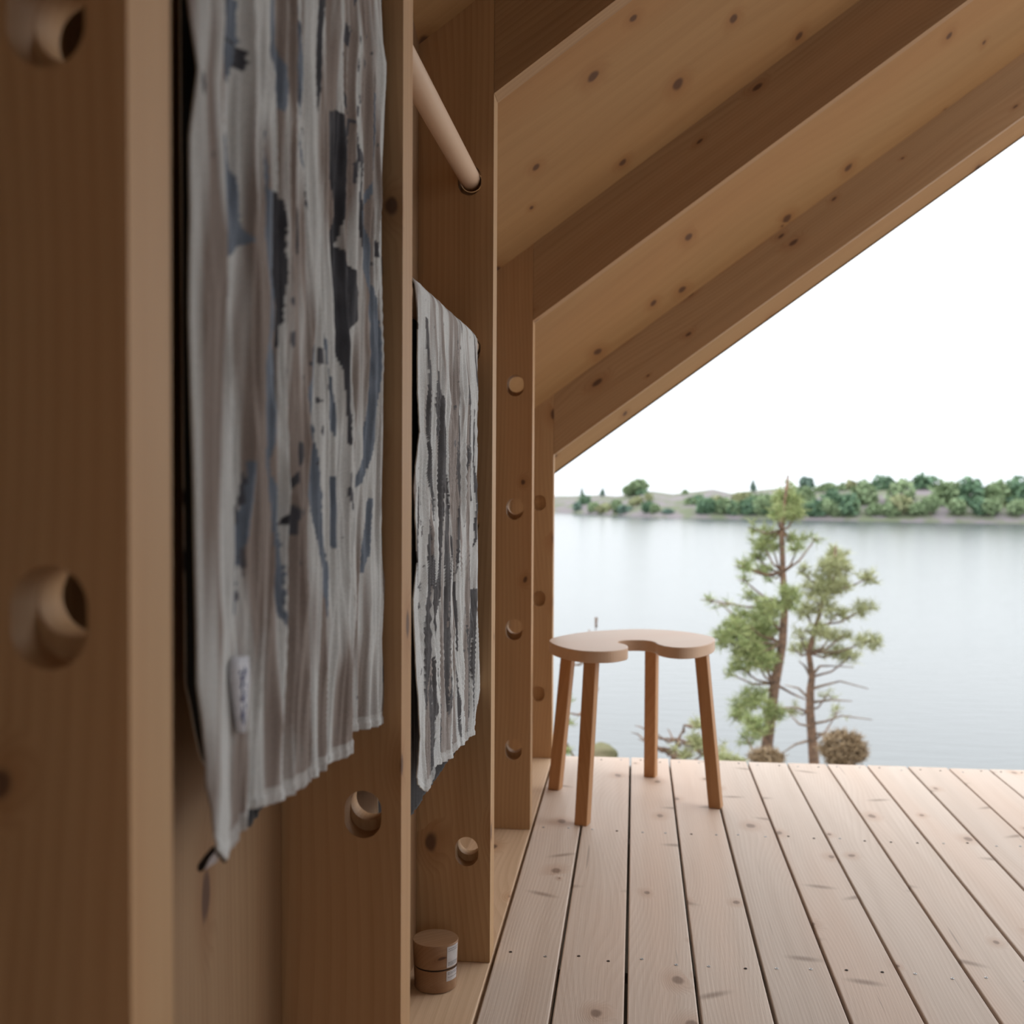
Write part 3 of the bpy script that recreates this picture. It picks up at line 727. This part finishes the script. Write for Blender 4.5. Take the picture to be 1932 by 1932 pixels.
pine('slender green pine beyond the deck, the tallest, its tip above the far shore', 9.2,
     [(1443, 1440, 0), (1450, 1385, 0), (1462, 1290, 0), (1476, 1215, 0), (1481, 1140, 0), (1477, 1080, 0), (1475, 1000, 0), (1480, 950, 0), (1487, 896, 0)],
     [(1487, 918, 4, 12, .8), (1483, 955, 24, 24, 1.3), (1466, 968, 14, 12, .8), (1500, 972, 14, 12, .9), (1448, 1008, 20, 12, .8), (1440, 1028, 20, 14, .9), (1500, 1020, 14, 10, .6), (1420, 996, 6, 10, .8), (1505, 1035, 12, 8, 1), (1518, 1015, 6, 6, 1),
      (1458, 1032, 14, 8, .8), (1428, 1052, 14, 7, 1), (1412, 1070, 10, 14, .7), (1538, 1018, 12, 8, .4), (1432, 1075, 12, 10, .5), (1398, 1070, 9, 9, .7), (1404, 1095, 8, 10, .6), (1452, 1085, 10, 14, .6), (1418, 1128, 18, 9, .6),
      (1450, 1150, 26, 20, .9), (1490, 1130, 18, 22, 1), (1425, 1168, 22, 14, .9), (1395, 1165, 14, 16, .9), (1360, 1140, 20, 8, .25), (1345, 1133, 14, 6, .3), (1385, 1190, 26, 16, 1.2), (1420, 1200, 28, 20, 1.4), (1450, 1185, 18, 18, 1), (1360, 1205, 18, 18, .7), (1400, 1225, 26, 18, 1.3), (1440, 1232, 24, 18, 1.2),
      (1395, 1258, 22, 12, .9), (1445, 1258, 22, 10, .8), (1378, 1272, 10, 8, .6), (1425, 1245, 30, 16, 1.0), (1418, 1312, 26, 12, .9), (1400, 1330, 22, 12, .9), (1440, 1335, 22, 14, .7), (1395, 1355, 16, 14, .7), (1425, 1370, 26, 14, .9), (1460, 1350, 18, 14, .6), (1410, 1395, 24, 14, .5)], 51, r0=.055,
     bare=[[(1478, 1195), (1463, 1180), (1458, 1170)], [(1462, 1290), (1495, 1310), (1525, 1320)]], group='pines beyond the deck')
pine('paler forked pine at the right of the view, half bare with grey twigs', 9.9,
     [(1536, 1440, 0), (1533, 1400, 0), (1528, 1340, 0), (1529, 1300, 0), (1532, 1277, 0), (1526, 1232, 0), (1540, 1180, 0), (1560, 1110, 0), (1575, 1050, 0), (1577, 1030, 0)],
     [(1573, 1045, 12, 16, 1.1), (1580, 1070, 20, 16, 1.2), (1562, 1072, 16, 14, 1.0), (1596, 1045, 12, 6, .6), (1550, 1095, 22, 10, .8), (1585, 1100, 16, 14, .9), (1515, 1078, 8, 12, .9), (1560, 1112, 24, 12, 1.1), (1590, 1110, 18, 8, .8), (1530, 1112, 18, 12, .7),
      (1545, 1140, 26, 14, .8), (1580, 1160, 22, 12, .9), (1520, 1155, 18, 16, .7), (1538, 1190, 24, 12, .8), (1570, 1200, 24, 10, 1), (1590, 1200, 12, 6, .8), (1510, 1200, 12, 12, .5), (1530, 1222, 30, 10, .8), (1580, 1232, 26, 10, 1.1), (1605, 1240, 16, 10, .8), (1500, 1225, 14, 8, .5),
      (1630, 1150, 20, 14, .8), (1640, 1090, 18, 12, .7), (1640, 1210, 24, 14, .8), (1560, 1312, 16, 8, .3), (1500, 1340, 24, 12, .3), (1580, 1345, 26, 8, .25)], 77, mat=M_need2, r0=.05,
     bare=[[(1530, 1280), (1520, 1258), (1505, 1245)], [(1532, 1275), (1548, 1258), (1575, 1262), (1600, 1250)], [(1530, 1300), (1556, 1296), (1590, 1290), (1625, 1288)], [(1528, 1320), (1508, 1300), (1485, 1298)],
           [(1530, 1325), (1570, 1322), (1610, 1325)], [(1531, 1366), (1555, 1358), (1585, 1348), (1640, 1352)], [(1533, 1385), (1560, 1380), (1600, 1392)], [(1529, 1345), (1500, 1335), (1470, 1345)], [(1534, 1395), (1500, 1402), (1470, 1420)], [(1535, 1372), (1505, 1362), (1490, 1350)]], group='pines beyond the deck', twig=M_twig)
pine('low sprawling young pine seen between the stool legs and the tall pine', 8.2, [(1270, 1440, 0), (1272, 1420, 0), (1280, 1395, 0), (1290, 1375, 0)],
     [(1203, 1385, 14, 8, .9), (1210, 1372, 6, 10, .5), (1222, 1395, 14, 6, .5), (1290, 1368, 26, 9, .7), (1262, 1378, 12, 10, .7), (1285, 1402, 30, 10, .9), (1250, 1410, 22, 10, .6), (1315, 1385, 18, 12, .7), (1310, 1415, 28, 12, .8), (1265, 1425, 30, 8, .6), (1345, 1412, 22, 14, .6), (1240, 1385, 10, 5, .4)], 15,
     mat=M_need2, r0=.03, dens=2.6, bare=[[(1275, 1425), (1240, 1405), (1205, 1400)]])
pine('thin sapling behind the left legs of the stool, its tip above the seat', 7.4, [(1100, 1440, 0), (1112, 1330, 0), (1122, 1230, 0), (1125, 1165, 0)],
     [(1125, 1178, 5, 12, .7), (1112, 1190, 10, 5, .5), (1065, 1255, 9, 18, .5), (1072, 1345, 12, 20, .5), (1068, 1400, 16, 16, .7), (1128, 1300, 8, 6, .3)], 19, r0=.012, ln=.06, dens=2.5)
def shrub(label, cx, cy, rx, ry, Y, mat, seed, name='shrub', ln=.06, base=True):
    rnd = np.random.default_rng(seed); c = on(cx, cy, 1, Y); kp = FPX/Y; R = np.array([rx/kp, rx/kp*.8, ry/kp])
    gzv = gz(c.x, c.y)
    e = empty(name, (c.x, c.y, gzv), label, 'shrub', None)
    m = int(rx*ry*pi/14); p = rnd.normal(size=(m, 3)); p /= np.linalg.norm(p, axis=1)[:, None]; p *= rnd.uniform(.3, 1, (m, 1))**.5
    q = p*R+np.array(c)
    V, F = tufts(q, 14, ln, .004, rnd); f = fastmesh('foliage', V, F, mat, e); f['kind'] = 'stuff'
    st = [tube([(c.x+rnd.uniform(-.05, .05), c.y, gzv-.03), (c.x*.5+x[0]*.5, x[1], (gzv+x[2])/2), tuple(x)], [.012, .008, .003], 5, False) for x in q[:14]]
    s = mesh('stems', *join(*st), M_twig, e); s['kind'] = 'stuff'
    return e
shrub('brown leafless looking shrub at the right behind the pale forked pine', 1590, 1415, 42, 34, 8.6, M_dry, 33)
shrub('dry low shrub at the foot of the tall pine', 1445, 1432, 34, 14, 8.4, M_dry, 35)
shrub('olive low shrub past the stool leg at the deck edge', 1370, 1438, 30, 12, 7.8, M_need2, 37)
# small mossy boulder past the stool leg
def boulder(label, cx, cy, r, Y, mat, seed):
    c = on(cx, cy, 1, Y); R = r/(FPX/Y)
    bmm = bmesh.new(); bmesh.ops.create_icosphere(bmm, subdivisions=4, radius=1)
    e = empty('boulder', (c.x, c.y, gz(c.x, c.y)), label, 'rock')
    for v in bmm.verts:
        d = v.co.normalized(); f = 1+(n1(d.x+seed, d.y+d.z*.7, 1.7)-.5)*.5+(n1(d.x+seed+9, d.z+d.y, 5)-.5)*.12
        v.co = Vector((d.x*R*1.3*f, d.y*R*f, d.z*R*f*.95))+Vector((0, 0, c.z-gz(c.x, c.y)-R*.45))
    me = bpy.data.meshes.new('stone'); bmm.to_mesh(me); bmm.free(); me.materials.append(mat)
    me.polygons.foreach_set('use_smooth', [True]*len(me.polygons)); link(bpy.data.objects.new('stone', me), e)
boulder('rounded mossy boulder beyond the deck edge, seen between the left stool legs', 1133, 1418, 26, 8.6, M_moss, 3)

# far shore: rock mound and trees
def shoreY(px): return float(np.interp(px, [700, 1048, 1240, 1611, 1932], [262, 243, 214, 206, 200]))
def ridge_px(px):          # height of the far skyline of rock in the photo
    return float(np.interp(px, [700, 1048, 1075, 1130, 1165, 1230, 1270, 1315, 1345, 1380, 1400, 1440, 1480, 1540, 1611, 1700, 1932],
                           [940, 934, 934, 932, 934, 925, 930, 925, 921, 929, 926, 922, 918, 922, 917, 915, 918]))
V, F = [], []; NX, NYq = 220, 18
M_isl = plain('far_rock_and_heath', (.17, .155, .165), .95, noise=(.3, (.12, .14, .09), .42, .58))
for j in range(NYq+1):
    for i in range(NX+1):
        px = 560+(2050-560)*i/NX; Y0 = shoreY(px); q = j/NYq; Yd = Y0+q*60
        xx = on(px, 950, 1, Y0).x/Y0*Yd
        top = (907+.0055*(px-1199)-ridge_px(px))/FPX*(Y0+30)+.9
        prof = sin(min(1, q*2)*pi/2)**.8 if q < .5 else 1-(q-.5)*1.2
        z = ZW-.15+(top-ZW)*prof
        z += (n1(xx*.1, Yd*.1, 1.1)-.5)*1.2*prof*(1-prof)*2
        V.append((xx, Yd, z)); 
for j in range(NYq):
    for i in range(NX): a = j*(NX+1)+i; F.append((a, a+1, a+NX+2, a+NX+1))
isl = mesh('island', V, F, M_isl, None, smooth=True)
tag(isl, 'low rocky island with trees along the far side of the lake', 'island')
FC = [leafmat('far_leaves_%s' % nme, a, c) for nme, a, c in (('dark', (.10, .175, .12), (.14, .23, .13)), ('mid', (.19, .27, .15), (.25, .32, .18)), ('olive', (.26, .30, .16), (.34, .34, .20)), ('blue', (.12, .19, .16), (.17, .25, .20)))]  # leaf colours paler and bluer, distance haze mixed into them
FN = ['dark green round crowned tree', 'mid green bushy tree', 'olive yellow bush', 'blue green conifer']
farcount = [0]
def fartree(cx, cy, rx, ry, c, cone=False, where='', dY=6):
    rnd = np.random.default_rng(1000+farcount[0]); farcount[0] += 1
    Y = shoreY(cx)+dY; kp = FPX/Y; p = on(cx, cy, 1, Y); R = np.array([rx/kp, rx/kp*.8, ry/kp])
    m = 620; d = rnd.normal(size=(m, 3)); d /= np.linalg.norm(d, axis=1)[:, None]
    lump = 1+.35*(vnoise(d[:, 0]*2+50+cx, d[:, 2]*2+50, 5)-.5)+.25*(vnoise(d[:, 0]*5+50+cx, d[:, 1]*5+50, 6)-.5)
    pos = d*lump[:, None]*rnd.uniform(.55, 1.02, (m, 1))
    if cone: f = (1-(pos[:, 2]+1)/2.1)[:, None]; pos[:, :2] = pos[:, :2]*np.clip(f*1.5, .08, 1)
    pos = pos*R+np.array(p)
    nn = m; sz = max(.14, R[0]*.15)
    a = rnd.normal(size=(nn, 3)); a /= np.linalg.norm(a, axis=1)[:, None]; b2 = np.cross(a, rnd.normal(size=(nn, 3))); b2 /= np.linalg.norm(b2, axis=1)[:, None]
    Vv = np.stack([pos-a*sz-b2*sz*.7, pos+a*sz-b2*sz*.5, pos+a*sz*.8+b2*sz*.8, pos-a*sz*.7+b2*sz], 1).reshape(-1, 3)
    lab = where
    zb = p.z-R[2]*1.05
    e = empty('far_tree' if not c == 2 else 'far_bush', (p.x, p.y, zb), lab, 'tree' if c != 2 else 'bush', 'trees and bushes on the far shore')
    fastmesh('crown', Vv, np.arange(nn*4).reshape(-1, 4), FC[c], e)
    mesh('trunk', *tube([(p.x, p.y, zb-1.5), (p.x, p.y, p.z+R[2]*.5)], [R[0]*.09+.05, .05], 6), M_bark, e)
    return e
FT = [(1090, 958, 9, 12, 3, 0), (1104, 950, 13, 16, 0, 0), (1098, 928, 3, 10, 3, 1), (1120, 958, 12, 12, 1, 0), (1137, 928, 5, 9, 3, 1), (1140, 960, 16, 9, 2, 0), (1165, 955, 12, 12, 1, 0), (1178, 962, 14, 8, 3, 0),
      (1190, 925, 16, 11, 1, 0), (1205, 917, 17, 13, 1, 0), (1212, 935, 14, 12, 0, 0), (1224, 938, 8, 8, 2, 0), (1202, 948, 14, 12, 2, 0), (1222, 958, 12, 12, 0, 0), (1236, 960, 10, 10, 1, 0), (1293, 932, 7, 8, 1, 0), (1260, 966, 12, 6, 3, 0),
      (1312, 950, 20, 12, 1, 0), (1330, 958, 18, 16, 0, 0), (1350, 948, 20, 12, 2, 0), (1365, 955, 18, 16, 1, 0), (1385, 960, 16, 14, 0, 0), (1400, 945, 20, 16, 2, 0), (1415, 958, 20, 18, 0, 0), (1421, 917, 7, 11, 3, 1), (1440, 950, 18, 18, 1, 0), (1455, 962, 18, 16, 0, 0),
      (1470, 945, 18, 18, 2, 0), (1500, 940, 20, 22, 1, 0), (1490, 962, 16, 14, 0, 0), (1522, 912, 15, 13, 3, 0), (1520, 940, 18, 20, 1, 0), (1545, 935, 20, 20, 1, 0), (1540, 962, 22, 16, 0, 0), (1563, 925, 16, 16, 1, 0), (1570, 950, 20, 26, 0, 0),
      (1590, 930, 18, 18, 1, 0), (1606, 920, 12, 16, 2, 0), (1600, 955, 22, 24, 0, 0), (1630, 940, 24, 34, 1, 0), (1665, 935, 26, 36, 0, 0), (1700, 940, 26, 34, 1, 0), (1740, 932, 28, 40, 0, 0), (1785, 940, 30, 36, 1, 0), (1830, 938, 28, 38, 0, 0), (1880, 942, 32, 34, 1, 0), (1925, 938, 30, 36, 0, 0)]
ORD = ['leftmost']+['%s from the left' % q for q in 'second third fourth fifth sixth seventh eighth ninth tenth eleventh twelfth thirteenth fourteenth fifteenth sixteenth seventeenth eighteenth nineteenth twentieth twenty-first twenty-second twenty-third twenty-fourth twenty-fifth twenty-sixth twenty-seventh twenty-eighth twenty-ninth thirtieth thirty-first thirty-second thirty-third thirty-fourth thirty-fifth thirty-sixth thirty-seventh thirty-eighth thirty-ninth fortieth forty-first'.split()]
PL = ['dark green round-crowned trees', 'mid green bushy trees', 'olive yellow bushes', 'small blue green conifers']
rnd_ = random.Random(4)
for i_ in range(26):                       # understorey filling the shore between the measured crowns
    cx = 1320+i_*24+rnd_.uniform(-6, 6); FT.append((cx, rnd_.uniform(946, 962), rnd_.uniform(14, 20), rnd_.uniform(12, 17), rnd_.choice((0, 1, 1, 2)), 0))
FT.sort(); cnt = [0, 0, 0, 0]
for cx, cy, rx, ry, c, cone in FT:
    w = '%s of the %s on the far shore' % (ORD[min(cnt[c], 40)], PL[c]); cnt[c] += 1
    fartree(cx, cy, rx, ry, c, bool(cone), w, dY=3 if cy > 950 else (9 if cy > 935 else 22))
